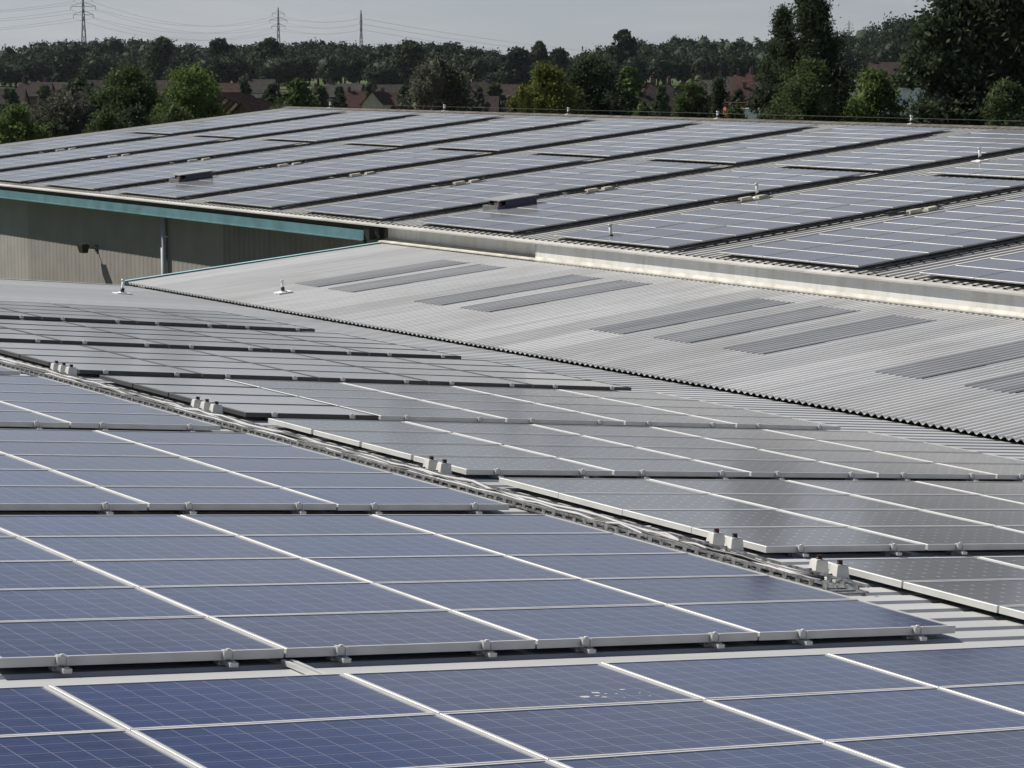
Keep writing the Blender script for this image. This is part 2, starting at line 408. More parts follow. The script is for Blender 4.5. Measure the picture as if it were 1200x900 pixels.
# the white upstand between the two roofs, its southern run standing a little proud
m=MB(); zb=mid(6.75,0,0).z
m.box((UX+.14,(28.3+35.2)/2,(zb-.05+FZ-.07)/2),(.03,35.2-28.3,FZ-.07-zb+.05))
m.box((UX-.115,(28.3-25)/2,(zb-.05+FZ-.10)/2),(.03,28.3+25,FZ-.10-zb+.05)); m.box((UX+.01,28.3,(zb-.05+FZ-.10)/2),(.28,.03,FZ-.10-zb+.05))
fpart(m,'upstand',M['upstand'])
m=MB()
for y0_,y1_,xx in ((28.3,35.2,UX+.13),(-25,28.3,UX-.132)):
    a=[Vector((xx,y0_,zb+.10)),Vector((xx,y1_,zb+.10)),Vector((UX-.16,y1_,zb+.035)),Vector((UX-.16,y0_,zb+.035)),Vector((UX-.16,y1_,zb+.01)),Vector((UX-.16,y0_,zb+.01))]
    m.add(a,[(3,2,1,0),(5,4,2,3)])
fpart(m,'base_flashing',M['cream'])
# downpipe on the wall
m=MB(); yp=48.6; m.tube([(WXX-.10,yp,-.9),(WXX-.10,yp,-8.2)],.085,12)
for z in (-1.6,-3.2): m.box((WXX-.05,yp,z),(.12,.26,.04))
fpart(m,'downpipe',M['pipe'])
# hopper and overflow pipes where the gutter ends
m=MB(); m.taper((UX-.05,35.75,-.93),(.16,.16),(.30,.34),.36); m.tube([(UX-.08,36.05,-.55),(UX-.10,36.08,-.80),(UX-.05,36.0,-1.05)],.045,8); m.tube([(UX-.1,35.35,-.52),(UX-.12,35.3,-.75),(UX-.05,35.3,-.93)],.055,8)
m.box((UX-.02,35.5,-.56),(.22,.5,.05))
fpart(m,'rainwater_hopper',M['dark'])

# floodlight on a bracket on the taupe wall
lm=thing('floodlight','black floodlight on an arm fixed to the taupe wall','light',(WXX,53.65,-2.25))
m=MB(); m.box((-.02,0,0),(.04,.16,.2)); m.tube([(-.03,0,0),(-.30,.05,.03)],.025,8); m.build('bracket',M['dark'],lm)
m=MB(); m.taper((-.42,.05,-.12),(.16,.30),(.26,.40),.24); m.box((-.42,.05,.135),(.2,.3,.03)); m.build('lamp_head',M['knobblack'],lm)
m=MB(); m.box((-.42,.05,-.126),(.13,.25,.01)); m.build('lens',M['white'],lm)

# ------------------------------------------------------------------ solar panels
def frame_mesh(name,L,W,H,lip,mat):
    m=MB(); a,b=L/2,W/2
    o=[(-a,-b),(a,-b),(a,b),(-a,b)]; i=[(-a+lip,-b+lip),(a-lip,-b+lip),(a-lip,b-lip),(-a+lip,b-lip)]
    c=.0025; oc=[(-a+c,-b+c),(a-c,-b+c),(a-c,b-c),(-a+c,b-c)]
    vs=[(x,y,-H) for x,y in o]+[(x,y,-c) for x,y in o]+[(x,y,0) for x,y in oc]+[(x,y,0) for x,y in i]+[(x,y,-.006) for x,y in i]+[(x,y,-H) for x,y in i]
    fs=[]
    for k in range(4):
        q=(k+1)%4
        fs+= [(k,q,4+q,4+k),(4+k,4+q,8+q,8+k),(8+k,8+q,12+q,12+k),(12+k,12+q,16+q,16+k),(q,k,20+k,20+q)]
    m.add(vs,fs); return m.mesh(name,mat)
def glass_mesh(name,L,W,lip,mat,H):
    m=MB(); a,b=L/2-lip,W/2-lip
    vs=[(x,y,z) for z in (-.004,-.010) for x,y in((-a,-b),(a,-b),(a,b),(-a,b))]
    m.add(vs,[(0,1,2,3),(7,6,5,4)]); return m.mesh(name,mat)
def clamp_mesh(name,W,drop):                      # end clamp, rail end and foot at the near edge of a panel
    m=MB(); y=-W/2
    m.box((0,y-.012,-.018),(.062,.018,.046)); m.box((-.028,y-.022,-.018),(.008,.012,.046)); m.box((.028,y-.022,-.018),(.008,.012,.046)); m.box((0,y+.006,.004),(.055,.030,.006)); m.box((.01,y+.03,-.064),(.05,.21,.024)); m.tube([(.012,y-.055,-.06),(.012,y-.055,-.045)],.013,6)
    m.tube([(0,y-.012,.005),(0,y-.012,.016)],.012,6)
    m.box((0,y+.09,(-.060-drop)/2),(.04,.06,drop-.060))
    return m.mesh(name,M['alu'])
PT={}
def ptype(key,L,W,H,lip,fm,gm): PT[key]=(frame_mesh('frame_'+key,L,W,H,lip,M[fm]),glass_mesh('glass_'+key,L,W,lip,M[gm],H),clamp_mesh('clamp_'+key,W,-HROOF+.012),L,W)
ptype('blue',1.655,.982,.050,.022,'alu','poly')
ptype('grey',1.685,.985,.050,.022,'alu','mono')
ptype('black',1.685,.985,.050,.026,'black_frame','dusty')
ptype('small',.838,1.385,.030,.009,'alu_dull','farcell')
ORD=['zeroth','first','second','third','fourth','fifth','sixth','seventh','eighth','ninth','tenth','eleventh','twelfth','thirteenth']
rng=random.Random(3)
NP=[0]
def panel(key,c,rot,label,group,clamps=()):
    fme,gme,cme,L,W=PT[key]; NP[0]+=1
    j=lambda a:rng.gauss(0,a)
    t=thing('solar_panel',label,'solar panel',c,(rot[0]+j(.0011),rot[1]+j(.0011),rot[2]),group)
    link('frame',fme,t); link('cell_sheet',gme,t)
    for f in clamps: link('clamp',cme,t,((f-.5)*L,0,0))
    return t
def seen(c,marg=90):
    u,v,z=proj(c); return z>1 and -marg<u<1200+marg and -marg<v<900+marg
# left-hand arrays: five panels deep, three and more columns up to the tray at s = 5
for b,(ytop) in enumerate((-5.60,0.0,5.50,11.05,16.6)):
    for r in range(5):                            # r=0 nearest the camera
        y=ytop-4.95+.99*(r+.5)
        for c_ in range(9):
            s=5.0-1.67*(c_+.5)
            p=near(s,y)
            if not seen(p,150 if b else 200): continue
            t=panel('blue',p,(0,P1,0),f'blue panel left of cable tray: {ORD[b+1]} block back, {ORD[r+1]} row, {ORD[c_+1]} from tray','blue panels left of the cable tray',(.205,.79) if r==0 else ())
            if b==0 and c_==2 and r==4:
                rr=random.Random(5)
                for k in range(12):
                    m=MB()
                    x=.42+rr.gauss(0,.10); yy=-.27+rr.gauss(0,.045); q=abs(rr.gauss(.006,.007))+.003; n=7
                    vs=[(x+q*1.6*cos(2*pi*i/n)*rr.uniform(.6,1.2),yy+q*sin(2*pi*i/n)*rr.uniform(.6,1.2),-.0032+.0002*(k%4)) for i in range(n)]
                    m.add(vs,[tuple(range(n))]); m.build('bird_dropping',M['dropping'],t)
# right-hand arrays: four deep, five columns from s = 5.95
for b,(yf,yt) in enumerate(((-6.35,-2.32),(-1.72,2.25),(2.80,6.95),(7.45,11.5),(12.1,16.15),(16.8,20.9),(21.8,25.6))):
    for r in range(4):
        dy=(yt-yf)/4; y=yf+dy*(r+.5)
        for c_ in range(5):
            s=5.95+1.712*(c_+.5); p=near(s,y)
            if not seen(p,700): continue
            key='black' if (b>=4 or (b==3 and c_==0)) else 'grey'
            kn='black-framed' if key=='black' else 'grey-blue'
            panel(key,p,(0,P1,0),f'{kn} panel right of cable tray: {ORD[b+1]} block back, {ORD[r+1]} row, {ORD[c_+1]} from tray','panels right of the cable tray',(.205,.79) if r==0 else ())
# far arrays: blocks of three columns, twelve rows below and eight above a cross gap
fars=[]
for k in range(-3,10):
    y0=17.72+5.83*k
    for sec,(t0,n) in enumerate(((.05,12),(10.8,9))):
        for r in range(n):
            for c_ in range(3):
                p=far(t0+.85*(r+.5),y0+1.40*(c_+.5),.095)
                if seen(p,200): fars.append((proj(p)[2],k,sec,r,c_,p))
fars.sort(key=lambda q:q[0])
quota=300-NP[0]
print('near panels',NP[0],'far panels',len(fars))
ks=sorted({q[1] for q in fars})
for d,k,sec,r,c_,p in fars[:quota]:
    panel('small',p,(0,-P3,0),f'small panel on far roof: {ORD[k-ks[0]+1]} {"lower" if sec==0 else "upper"} block from right, {ORD[r+1]} row, {ORD[c_+1]} column','panels on the far roof')
fm=MB(); gm=MB()
Lx,Wy=.836,1.385; rest=fars[quota:]
for d,k,sec,r,c_,p in rest:
    Mx=Matrix.Translation(p)@Matrix.Rotation(-P3+rng.gauss(0,.0011),4,'Y')@Matrix.Rotation(rng.gauss(0,.0011),4,'X')
    for m_,me,mi in ((fm,PT['small'][0],0),(fm,PT['small'][1],1)):
        m_.add([Mx@q.co for q in me.vertices],[tuple(f.vertices) for f in me.polygons],mi)
# the merged rest needs its cell grid laid out along the slope, so it carries its own tangent-plane grid
def farrest():
    n=NT('far_array_cells_rest')
    geo=n.n('ShaderNodeNewGeometry'); f=geo.outputs['Random Per Island']
    co=n.coord('Object'); sep=n.n('ShaderNodeSeparateXYZ'); n.l(co,sep.inputs[0])
    n.b.inputs['IOR'].default_value=1.27; n.b.inputs['Sheen Weight'].default_value=.3; n.b.inputs['Sheen Roughness'].default_value=.35
    col=n.mix(f,(.117,.117,.125),(.142,.142,.150))
    fr=n.math('ABSOLUTE',n.math('SUBTRACT',n.math('FRACT',n.math('DIVIDE',sep.outputs[1],.15)),.5))
    col=n.mix(n.math('MULTIPLY',n.math('GREATER_THAN',fr,.48),.5),col,(.24,.25,.26))
    d=n.noise(geo.outputs['Position'],1.3,6,.65)
    col=n.mix(n.math('MULTIPLY',d,.04),col,(.30,.29,.26))
    return n.set(col,.11,0,.5)
o=fm.build('solar_panels',[M['alu_dull'],farrest()]); tag(o,'remaining small panels higher and farther back on the far roof','solar panels',kind='stuff')

# rails that cross the gap between the two front blocks
rt=thing('mounting_rail','pair of silver mounting rails crossing the gap between the front blue blocks','rail',near(-.02,-5.28,-.04),(0,P1,0))
m=MB(); m.box((0,0,-.03),(.028,.66,.024)); m.build('rail',M['alu'],rt)
m=MB(); m.box((.05,0,-.03),(.028,.66,.024)); m.build('rail',M['alu'],rt)

# ------------------------------------------------------------------ cable tray between the arrays
def solve_y(s,h,u):
    lo,hi=-12,40
    for _ in range(60):
        q=(lo+hi)/2
        if proj(near(s,q,h))[0]>u: lo=q
        else: hi=q
    return (lo+hi)/2
ty0,ty1=-3.35,20.0
ct=thing('cable_tray','grey perforated cable tray full of cables running between the two arrays','cable tray',near(5.45,0,HROOF),(0,P1,0))
m=MB()
for sx in (-.15,.15):
    y=ty0
    while y<ty1:
        ln=.11; m.box((sx,y+ln/2,.066),(.012,ln+.045,.018)); m.box((sx,y+ln/2,.022),(.012,ln+.045,.014))
        m.box((sx,y+ln,.044),(.012,.05,.03)); y+=ln+.045
m.build('side_rail',M['galv'],ct)
m=MB(); y=ty0
while y<ty1: m.box((0,y+.03,.010),(.288,.055,.012)); y+=.105
m.build('rung',M['galv'],ct)
m=MB(); y=ty0+.6
while y<ty1: m.box((0,y,-.02),(.36,.05,.04)); y+=1.5
m.build('support',M['alu_dull'],ct)
rc=random.Random(11)
for i,(x0,r,mat) in enumerate(((-.09,.016,'cable_black'),(-.045,.013,'cable_grey'),(0,.016,'cable_black'),(.045,.013,'cable_grey'),(.09,.017,'cable_white'),(-.02,.012,'cable_black'))):
    m=MB(); pts=[]; y=ty0+.15+.1*i; x=x0
    while y<ty1-.1:
        x=max(-.125,min(.125,.75*x+.25*x0+rc.gauss(0,.022))); pts.append((x,y,.03+r+abs(rc.gauss(0,.014)))); y+=.32
    m.tube(pts,r,6); o=m.build('cable',M[mat],ct)
    if i==4: o['label']='white conduit'
# the box groups on the strip beside the tray
def iso(s,y,label,n_in):
    t=thing('isolator_box',label,'isolator',near(s,y,HROOF),(0,P1,rc.gauss(0,.06)),'isolator boxes beside the cable tray')
    m=MB(); m.taper((0,0,.03),(.128,.10),(.105,.08),.095); m.box((0,0,.128),(.095,.07,.006)); m.build('body',M['box'],t)
    m=MB(); m.box((0,0,.012),(.17,.13,.02)); m.box((0,-.06,.026),(.12,.01,.012)); m.build('base_plate',M['boxgrey'],t)
    m=MB(); m.tube([(0,0,.131),(0,0,.145)],.024,10); m.build('collar',M['knobblack'],t)
    m=MB(); m.box((0,0,.152),(.042,.014,.022)); m.tube([(0,0,.145),(0,0,.150)],.017,10); m.build('knob',M['knob'],t)
    m=MB(); m.tube([(-.06,.01,.05),(-.12,.02,.045),(-.17,.05,.05),(-.24,.07,.06)],.011,6); m.build('cable_tail',M['cable_black'],t)
for g,(u,cnt,nm) in enumerate(((978,2,'nearest'),(855,2,'second'),(515,2,'third'),(248,3,'fourth'),(78,3,'farthest'))):
    yc=solve_y(5.80,HROOF+.06,u+5)
    for i in range(cnt):
        w=('nearer','farther')[i] if cnt==2 else ('nearest','middle','farthest')[i]
        iso(5.80,yc+.24*i,f'cream isolator box with red knob, {w} of the {nm} group along the cable tray',cnt)
# pale flat packing pieces and offcuts lying near the tray
for i,(s,y,lx,ly,rz) in enumerate(((5.78,-2.75,.16,.07,.2),(5.72,-1.55,.22,.14,.1),(5.8,-.35,.12,.07,.5),(5.76,4.3,.14,.08,.3),(5.74,9.3,.16,.07,-.3))):
    m=MB(); m.box((0,0,.012),(lx,ly,.022)); m.box((lx*.3,ly*.2,.03),(lx*.35,ly*.5,.018)); o=m.build('roof_bracket',M['white']); o.location=near(s,y,HROOF); o.rotation_euler=(0,P1,rz)
    tag(o,f'small white bracket lying on the roof strip, {ORD[i+1]} one back along the cable tray','bracket','white brackets beside the cable tray')

# ------------------------------------------------------------------ cable runs and boxes in the gaps of the far roof
for k in range(-1,10):
    yb=17.72+5.83*k
    t=thing('cable_tray',f'dark cable tray on the far roof in the {ORD[k-ks[0]+1]} gap from the right','cable tray',far(0,yb-.30,0),(0,-P3,0),'cable trays between the far panel blocks')
    m=MB(); L0=17.4
    for sx in (-.09,.09): m.box((L0/2+.1,sx,.02),(L0,.010,.022))
    x=.1
    while x<L0: m.box((x,0,.02),(.05,.17,.01)); x+=.3
    m.build('tray',M['dark'],t)
    m=MB(); pts=[]; x=.2
    while x<L0: pts.append((x,rc.gauss(0,.02),.045+rc.gauss(0,.006))); x+=.5
    m.tube(pts,.018,6); m.build('cable',M['cable_black'],t)
    tb=5.7+rc.uniform(-.5,.5)
    g=far(tb,yb-.75,0)
    t=thing('combiner_box',f'cluster of pale cable boxes in the {ORD[k-ks[0]+1]} far roof gap from the right','box',g,(0,-P3,0),'cable boxes between the far panel blocks'); t.scale=(.8,.8,.8)
    m=MB(); m.taper((0,0,.03),(.42,.2),(.38,.16),.09); m.build('casing',M['boxcream'],t)
    m=MB(); m.taper((.62,.03,.03),(.36,.2),(.32,.16),.07); m.build('casing',M['boxcream'],t)
    m=MB(); m.box((.3,0,.015),(1.2,.28,.025)); m.build('base_plate',M['galv'],t)
    for pp in ([(-.2,0,.06),(-.7,.1,.05),(-.9,.3,.08)],[(.8,0,.06),(1.1,.15,.05),(1.2,.35,.08)]):
        m=MB(); m.tube(pp,.02,6); m.build('cable_tail',M['cable_black'],t)

# glazed smoke hatches standing in two gaps
for (t0,y0,lab) in ((2.75,33.35,'glazed roof hatch with blue side and raised pale lid, nearer one on far roof'),(2.6,50.9,'glazed roof hatch with blue side and raised pale lid, farther one on far roof')):
    t=thing('roof_hatch',lab,'roof hatch',far(t0,y0,0),(0,-P3,0),'hatches on the far roof'); t.scale=(.76,.76,.76)
    m=MB(); m.box((0,.5,.11),(1.45,.9,.22)); m.build('kerb',M['galv'],t)
    for yy in (.02,.98):
        m=MB(); m.box((.12,yy,.25),(1.1,.02,.24)); m.build('glazing',M['hatchglass'],t)
    m=MB(); m.box((.08,.5,.385),(1.5,1.06,.03)); m.build('lid',M['alu_dull'],t)
    for xx in (-.68,.72):
        m=MB(); m.box((xx,.05,.24),(.05,.05,.26)); m.build('post',M['galv'],t)
    m=MB(); m.box((-.62,.2,.25),(.08,.3,.12)); m.build('actuator',M['brickwall'],t)

# ------------------------------------------------------------------ fall-arrest posts
def anchor(p,slope,label,h=.34,r=.03,base=.42):
    t=thing('anchor_post',label,'anchor post',p,(0,slope,0),'roof safety anchor posts')
    m=MB(); m.box((0,0,.012),(base,base*.8,.02)); m.box((0,0,.03),(base*.4,base*.4,.02)); m.build('base_plate',M['white'],t)
    m=MB(); m.tube([(0,0,.03),(0,0,h)],[r*1.15,r],10); m.build('post',M['white'],t)
    m=MB(); m.tube([(0,0,.04),(0,0,.12)],r*1.5,10); m.build('collar',M['knobblack'],t)
    m=MB(); m.tube([(0,0,h),(0,0,h+.05)],r*1.4,10); m.build('cap',M['alu'],t)
anchor(near(15.15,31.6,HROOF),P1,'white anchor post on bare grey roof near the teal corner',.26,.028,.34)
anchor(mid(1.15,29.6,0),-P2,'white anchor post on the pale corrugated slope',.22,.026,.32)
for (t0,y0,lab) in ((.55,26.3,'white anchor post near far roof eave, below the glazed hatch'),(6.5,28.85,'white anchor post beside cables midway up far roof'),(13.4,28.75,'white anchor post high on far roof at right edge')):
    anchor(far(t0,y0,0),-P3,lab,.30,.032,.34)
for i,(u,nm) in enumerate(((387,'leftmost'),(521,'second from left'),(666,'third from left'),(841,'fourth from left'),(1068,'rightmost'))):
    lo,hi=0,90
    for _ in range(50):
        q=(lo+hi)/2
        if proj((RX,q,RZ))[0]>u: lo=q
        else: hi=q
    anchor(Vector((RX,q,RZ+.03)),0,f'short white post on the far roof ridge, {nm} of the five',.20,.035,.2)
# the fall-arrest cable along the ridge
m=MB(); m.tube([(RX,y,RZ+.2) for y in range(-10,77,8)],.006,6); tag(m.build('safety_line',M['dark']),'thin dark safety line strung along the far roof ridge','cable')
# ------------------------------------------------------------------ trees
import numpy as np
def leafcloud(m,pts,size,r,flat=.0):
    g=np.random.default_rng(random.randrange(1<<30))
    P=np.array([tuple(p) for p,_ in pts]).repeat(r,0); S=np.array([q for _,q in pts]).repeat(r)[:,None]
    n=len(P); Q=P+g.normal(size=(n,3))*np.array([1,1,.8])*S
    a=g.normal(size=(n,3)); a/=np.linalg.norm(a,axis=1)[:,None]
    b=np.cross(a,g.normal(size=(n,3))); b/=np.linalg.norm(b,axis=1)[:,None]; c=np.cross(a,b)
    k=size*g.uniform(.6,1.3,(n,1)); k2=k*g.uniform(.5,.8,(n,1))
    V=np.stack([Q-b*k,Q+c*k2*.8+b*k*.1,Q+b*k,Q-c*k2*.8+b*k*.1],1).reshape(-1,3)
    i=len(m.v); m.v+=V.tolist(); m.f+=(np.arange(4*n).reshape(-1,4)+i).tolist(); m.m+=[0]*n; m.sm+=[False]*n
def blob(m,c,r,rz,sd,n=7,k=10):
    b=len(m.v)
    for i in range(n+1):
        th=pi*i/n
        for j in range(k):
            ph=2*pi*j/k; q=1+.16*sin(3*ph+sd+2*th)+.10*sin(5*th+2*ph+sd*3)
            m.v.append((c[0]+r*q*sin(th)*cos(ph),c[1]+r*q*sin(th)*sin(ph),c[2]+rz*q*cos(th)))
    for i in range(n):
        for j in range(k):
            m.f.append([b+i*k+j,b+(i+1)*k+j,b+(i+1)*k+(j+1)%k,b+i*k+(j+1)%k]); m.m.append(0); m.sm.append(True)
def envelope(kind,t):                             # crown radius at relative crown height t in 0..1
    if kind=='round': return math.sqrt(max(0,1-(2*t-1)**2))*(.92+.08*cos(5*t))
    if kind=='bush': return (1-t**2.6)**.5
    if kind=='cone': return (1-t)**.75*min(1,.4+3*t)
    if kind=='column': return min(1,t*5)**.5*(1-t**2.2)**.9
    if kind=='willow': return min(1,.75+t)*(1-t**4)**.5
def make_tree(name,label,cat,u,vtop,w,d,kind,leaf,n=170,leafr=34,size=.15,group=None,seed=0,spread=None,low=.12):
    n=int(n*1.6); w*=1.25 if d<150 else 1.1; vtop-=4
    if 250<d<600: leafr=int(leafr*1.7)
    if d<150: leafr=int(leafr*3.0); size*=.50
    random.seed(seed*77+int(u)+3)
    p=at(u,vtop,d); z0=ground_z(p.x,p.y); H=p.z-z0; R=w*d/FPX
    t=thing(name,label,cat,(p.x,p.y,z0),(0,0,0),group)
    m=MB(); tr=max(.09,H*.017); x=y=0; pts=[]; rr=[]
    for k in range(7):
        pts.append((x,y,H*.86*k/6)); rr.append(tr*(1-.86*k/6)); x+=random.gauss(0,.05*R); y+=random.gauss(0,.05*R)
    m.tube(pts,rr,8)
    limbs=[]
    for k in range(13):
        h=random.uniform(.25,.82); a=random.uniform(0,2*pi); r0=R*envelope(kind,max(.02,(h-low)/(1-low)))*random.uniform(.5,.85)
        b=Vector(pts[min(6,int(h/.86*6))]); b.z=H*h*.9
        e=Vector((cos(a)*r0,sin(a)*r0,H*(h+.05)+r0*.2)); limbs.append(e)
        m.tube([b,b.lerp(e,.5)+Vector((0,0,-.05*R)),e],[tr*.4*(1-h*.5),tr*.22,tr*.07],5)
    m.build('trunk',M['bark'],t)
    cl=[]
    for k in range(n):
        tt=random.random()**.85; a=random.uniform(0,2*pi)
        lob=1+.27*sin(3*a+seed+tt*4)+.13*sin(5*a-seed*2+9*tt)+.09*sin(13*tt+2*a)
        rad_=R*envelope(kind,tt)*lob*(random.random()**.42)
        cl.append((Vector((cos(a)*rad_,sin(a)*rad_,H*(low+(1-low)*tt*.985)-.1)),random.uniform(.10,.22)*max(.8,R*.55)*(spread or 1)))
    m=MB()
    for k in range(5):                            # the dense shaded inside of the crown
        tt=(k+.5)/5; rr_=R*envelope(kind,tt)*(.52 if d<150 else .40); hh=H*(1-low)/5
        if rr_>.1: blob(m,(random.gauss(0,.06*R),random.gauss(0,.06*R),H*(low+(1-low)*tt*.92)),rr_,hh*.75,seed+k*1.7)
    leafcloud(m,cl,size,leafr)
    m.build('crown',F[leaf],t)
    return t
G1='trees behind the far warehouse'
def T(*a,**k): return make_tree(*a,**k)
T('bush','bright green bush at the left edge above the far roof','bush',18,127,46,108,'bush','bright',n=150,group=G1,seed=1)
T('broadleaf_tree','grey-green tree between the bright bush and the dark tree','tree',78,108,46,118,'round','grey',n=170,group=G1,seed=2)
T('broadleaf_tree','dark green tree beside the yellow-green tree, left of far roof','tree',150,83,50,122,'round','mid',n=220,group=G1,seed=3)
T('broadleaf_tree','sunlit yellow-green tree left of the stepped terrace roofs','tree',224,81,46,120,'round','bright',n=220,group=G1,seed=4)
T('bush','olive bush below the dark tree at the far roof verge','bush',122,132,34,112,'bush','mid',n=110,group=G1,seed=5)
T('bush','dark bush below the grey-green tree at far left','bush',62,146,38,109,'bush','dark',n=110,group=G1,seed=6)
T('bush','mid green bush under the yellow-green tree','bush',200,126,42,115,'bush','mid',n=110,group=G1,seed=7)
T('bush','dark hedge-like bush under the dark tree','bush',160,128,40,114,'bush','dark',n=110,group=G1,seed=8)
T('broadleaf_tree','small dark round tree among the far left houses','tree',92,97,30,260,'round','dark',n=90,size=.3,leafr=26,seed=9)
T('broadleaf_tree','dark green tree right of the stepped terrace roofs','tree',350,98,34,190,'bush','mid',n=120,size=.22,seed=10)
T('broadleaf_tree','low dark tree left of the green tree by the terraces','tree',318,104,18,230,'bush','dark',n=70,size=.25,seed=11)
T('willow_tree','drooping grey-olive tree standing alone above the ridge centre','tree',512,73,44,118,'willow','grey',n=230,group=G1,seed=12)
T('broadleaf_tree','dark core tree behind the drooping grey-olive tree','tree',524,86,38,126,'round','dark',n=150,group=G1,seed=13)
T('conifer','yellow-green conifer on the left of the broad clump','tree',640,78,42,116,'bush','yellow',n=200,group=G1,seed=14)
T('conifer','broad dark conifer right of the yellow-green one','tree',694,66,52,120,'bush','dark',n=260,group=G1,seed=15)
T('bush','golden bush at the left foot of the conifer clump','bush',612,104,24,113,'bush','yellow',n=90,group=G1,seed=16)
T('broadleaf_tree','small pale green round tree right of the dark conifer','tree',737,81,18,240,'round','bright',n=80,size=.26,seed=17)
T('bush','low green bushes below the hipped roofs','bush',758,122,30,114,'bush','mid',n=90,group=G1,seed=18)
T('broadleaf_tree','grey-green tree in front of the red terrace','tree',812,98,34,118,'round','mid',n=150,group=G1,seed=19)
T('conifer','small dark pointed conifer before the red terrace','tree',842,92,15,116,'cone','dark',n=90,group=G1,seed=20)
T('bush','low green bush left of the tall poplar','bush',862,126,26,112,'bush','mid',n=80,group=G1,seed=21)
T('poplar_tree','tall dark poplar rising out of the top of the picture','tree',954,-30,46,112,'column','dark',n=420,group=G1,seed=22,size=.14)
T('poplar_tree','shorter dark poplar on the left shoulder of the tall one','tree',918,10,36,113,'column','dark',n=320,group=G1,seed=23,size=.14)
T('broadleaf_tree','mid green bushy tree at the foot of the tall poplar','tree',948,74,52,108,'bush','mid',n=200,group=G1,seed=24)
T('broadleaf_tree','light green bushy tree right of the tall poplar','tree',1022,86,44,109,'bush','bright',n=190,group=G1,seed=25)
T('broadleaf_tree','dark round tree between the light green tree and the big one','tree',1066,70,26,170,'round','dark',n=120,size=.2,seed=26)
T('broadleaf_tree','grey-green bush between the poplar and the light green tree','bush',988,78,22,117,'bush','grey',n=80,group=G1,seed=27)
T('broadleaf_tree','huge dark tree filling the top right corner','tree',1180,-66,82,106,'round','dark',n=900,group=G1,seed=28,size=.28)
T('broadleaf_tree','dark side tree on the left skirt of the huge tree','tree',1116,56,36,110,'bush','dark',n=260,group=G1,seed=29)
T('bush','green bush at the right edge below the huge tree','bush',1180,98,46,103,'bush','mid',n=170,group=G1,seed=30)
T('bush','grey-leaved bush at the foot of the huge tree','bush',1105,110,34,105,'bush','grey',n=110,group=G1,seed=31)

for i,(u,v,w_,d,lf,lb) in enumerate(((12,108,12,400,'dark','small dark garden tree at the left edge of the houses'),(52,104,10,430,'mid','small garden tree between the two left houses'),(84,103,9,440,'dark','small dark tree before the pale-windowed terrace'),(132,99,11,450,'dark','garden tree behind the dark tree'),
    (178,100,9,420,'mid','small garden tree behind the yellow-green tree'),(250,101,9,430,'mid','garden tree left of the stepped terrace'),(286,97,8,440,'dark','little dark tree behind the stepped terrace'),(376,104,9,420,'mid','garden tree left of the grey-roofed house'),
    (398,106,8,400,'dark','little dark tree before the grey-roofed house'),(434,100,8,440,'dark','little tree behind the cream gable'),(474,104,9,400,'mid','garden tree left of the drooping tree'),(561,105,10,400,'grey','grey garden tree right of the drooping tree'),(580,101,10,430,'mid','garden tree between the brown-roofed houses'),
    (776,104,8,360,'mid','small tree between the hipped roofs'),(800,101,10,390,'dark','dark garden tree right of the hipped roofs'),(866,108,8,330,'dark','little dark tree before the red terrace'),(1032,84,9,420,'dark','small dark tree beside the red-brown roof'),(1000,84,8,430,'mid','small tree left of the red-brown roof'))):
    make_tree('garden_tree',lb,'tree',u,v,w_,d,'round',lf,n=60,leafr=26,size=.32,group='garden trees among the houses',seed=40+i)

# distant wood: one mass of crowns on the rise
def wood():
    random.seed(99); m=MB(); tm=MB()
    def top(u):
        pts=[(-150,56),(0,54),(100,46),(200,50),(300,54),(330,48),(400,50),(460,54),(520,50),(560,54),(585,66),(620,64),(660,66),(700,58),(740,50),(800,46),(880,42),(960,46),(1000,36),(1040,30),(1090,30),(1130,40),(1350,44)]
        for a,b in zip(pts,pts[1:]):
            if a[0]<=u<=b[0]: return a[1]+(b[1]-a[1])*(u-a[0])/(b[0]-a[0])
        return 50
    for row,(d,dv,step) in enumerate(((690,17,30),(730,9,26),(770,3,23),(810,-1,20))):
        u=-150+row*7
        while u<1350:
            v=top(u)+dv+random.gauss(0,3.0); w=random.uniform(15,26)
            dd=d+random.uniform(-18,18); p=at(u,v,dd); z0=ground_z(p.x,p.y)-1; H=p.z-z0; R=w*dd/FPX
            lobes=[((p.x,p.y,z0+H*.66),R*.74,H*.30)]
            for k in range(7):
                a=random.uniform(0,2*pi); tt=random.uniform(.38,.78); r=R*.50
                lobes.append(((p.x+cos(a)*r,p.y+sin(a)*r,z0+H*tt),R*random.uniform(.36,.55),H*random.uniform(.13,.20)))
            for c_,r_,rz_ in lobes:
                blob(m,c_,r_*.80,rz_*.80,u+r_,6,9)
                pts=[]
                for _ in range(21):
                    e=Vector((random.gauss(0,1),random.gauss(0,1),random.gauss(.3,1))).normalized()
                    pts.append((Vector((c_[0]+e.x*r_,c_[1]+e.y*r_,c_[2]+e.z*rz_)),R*.10))
                leafcloud(m,pts,.46,14)
            m.tube([(p.x,p.y,z0),(p.x,p.y,z0+H*.8)],[.35,.1],5)
            u+=step*random.uniform(.8,1.2)
    tag(m.build('woodland',F['wood']),'dark distant wood along the skyline','woodland',kind='stuff')
wood()
G2='trees standing out on the wooded skyline'
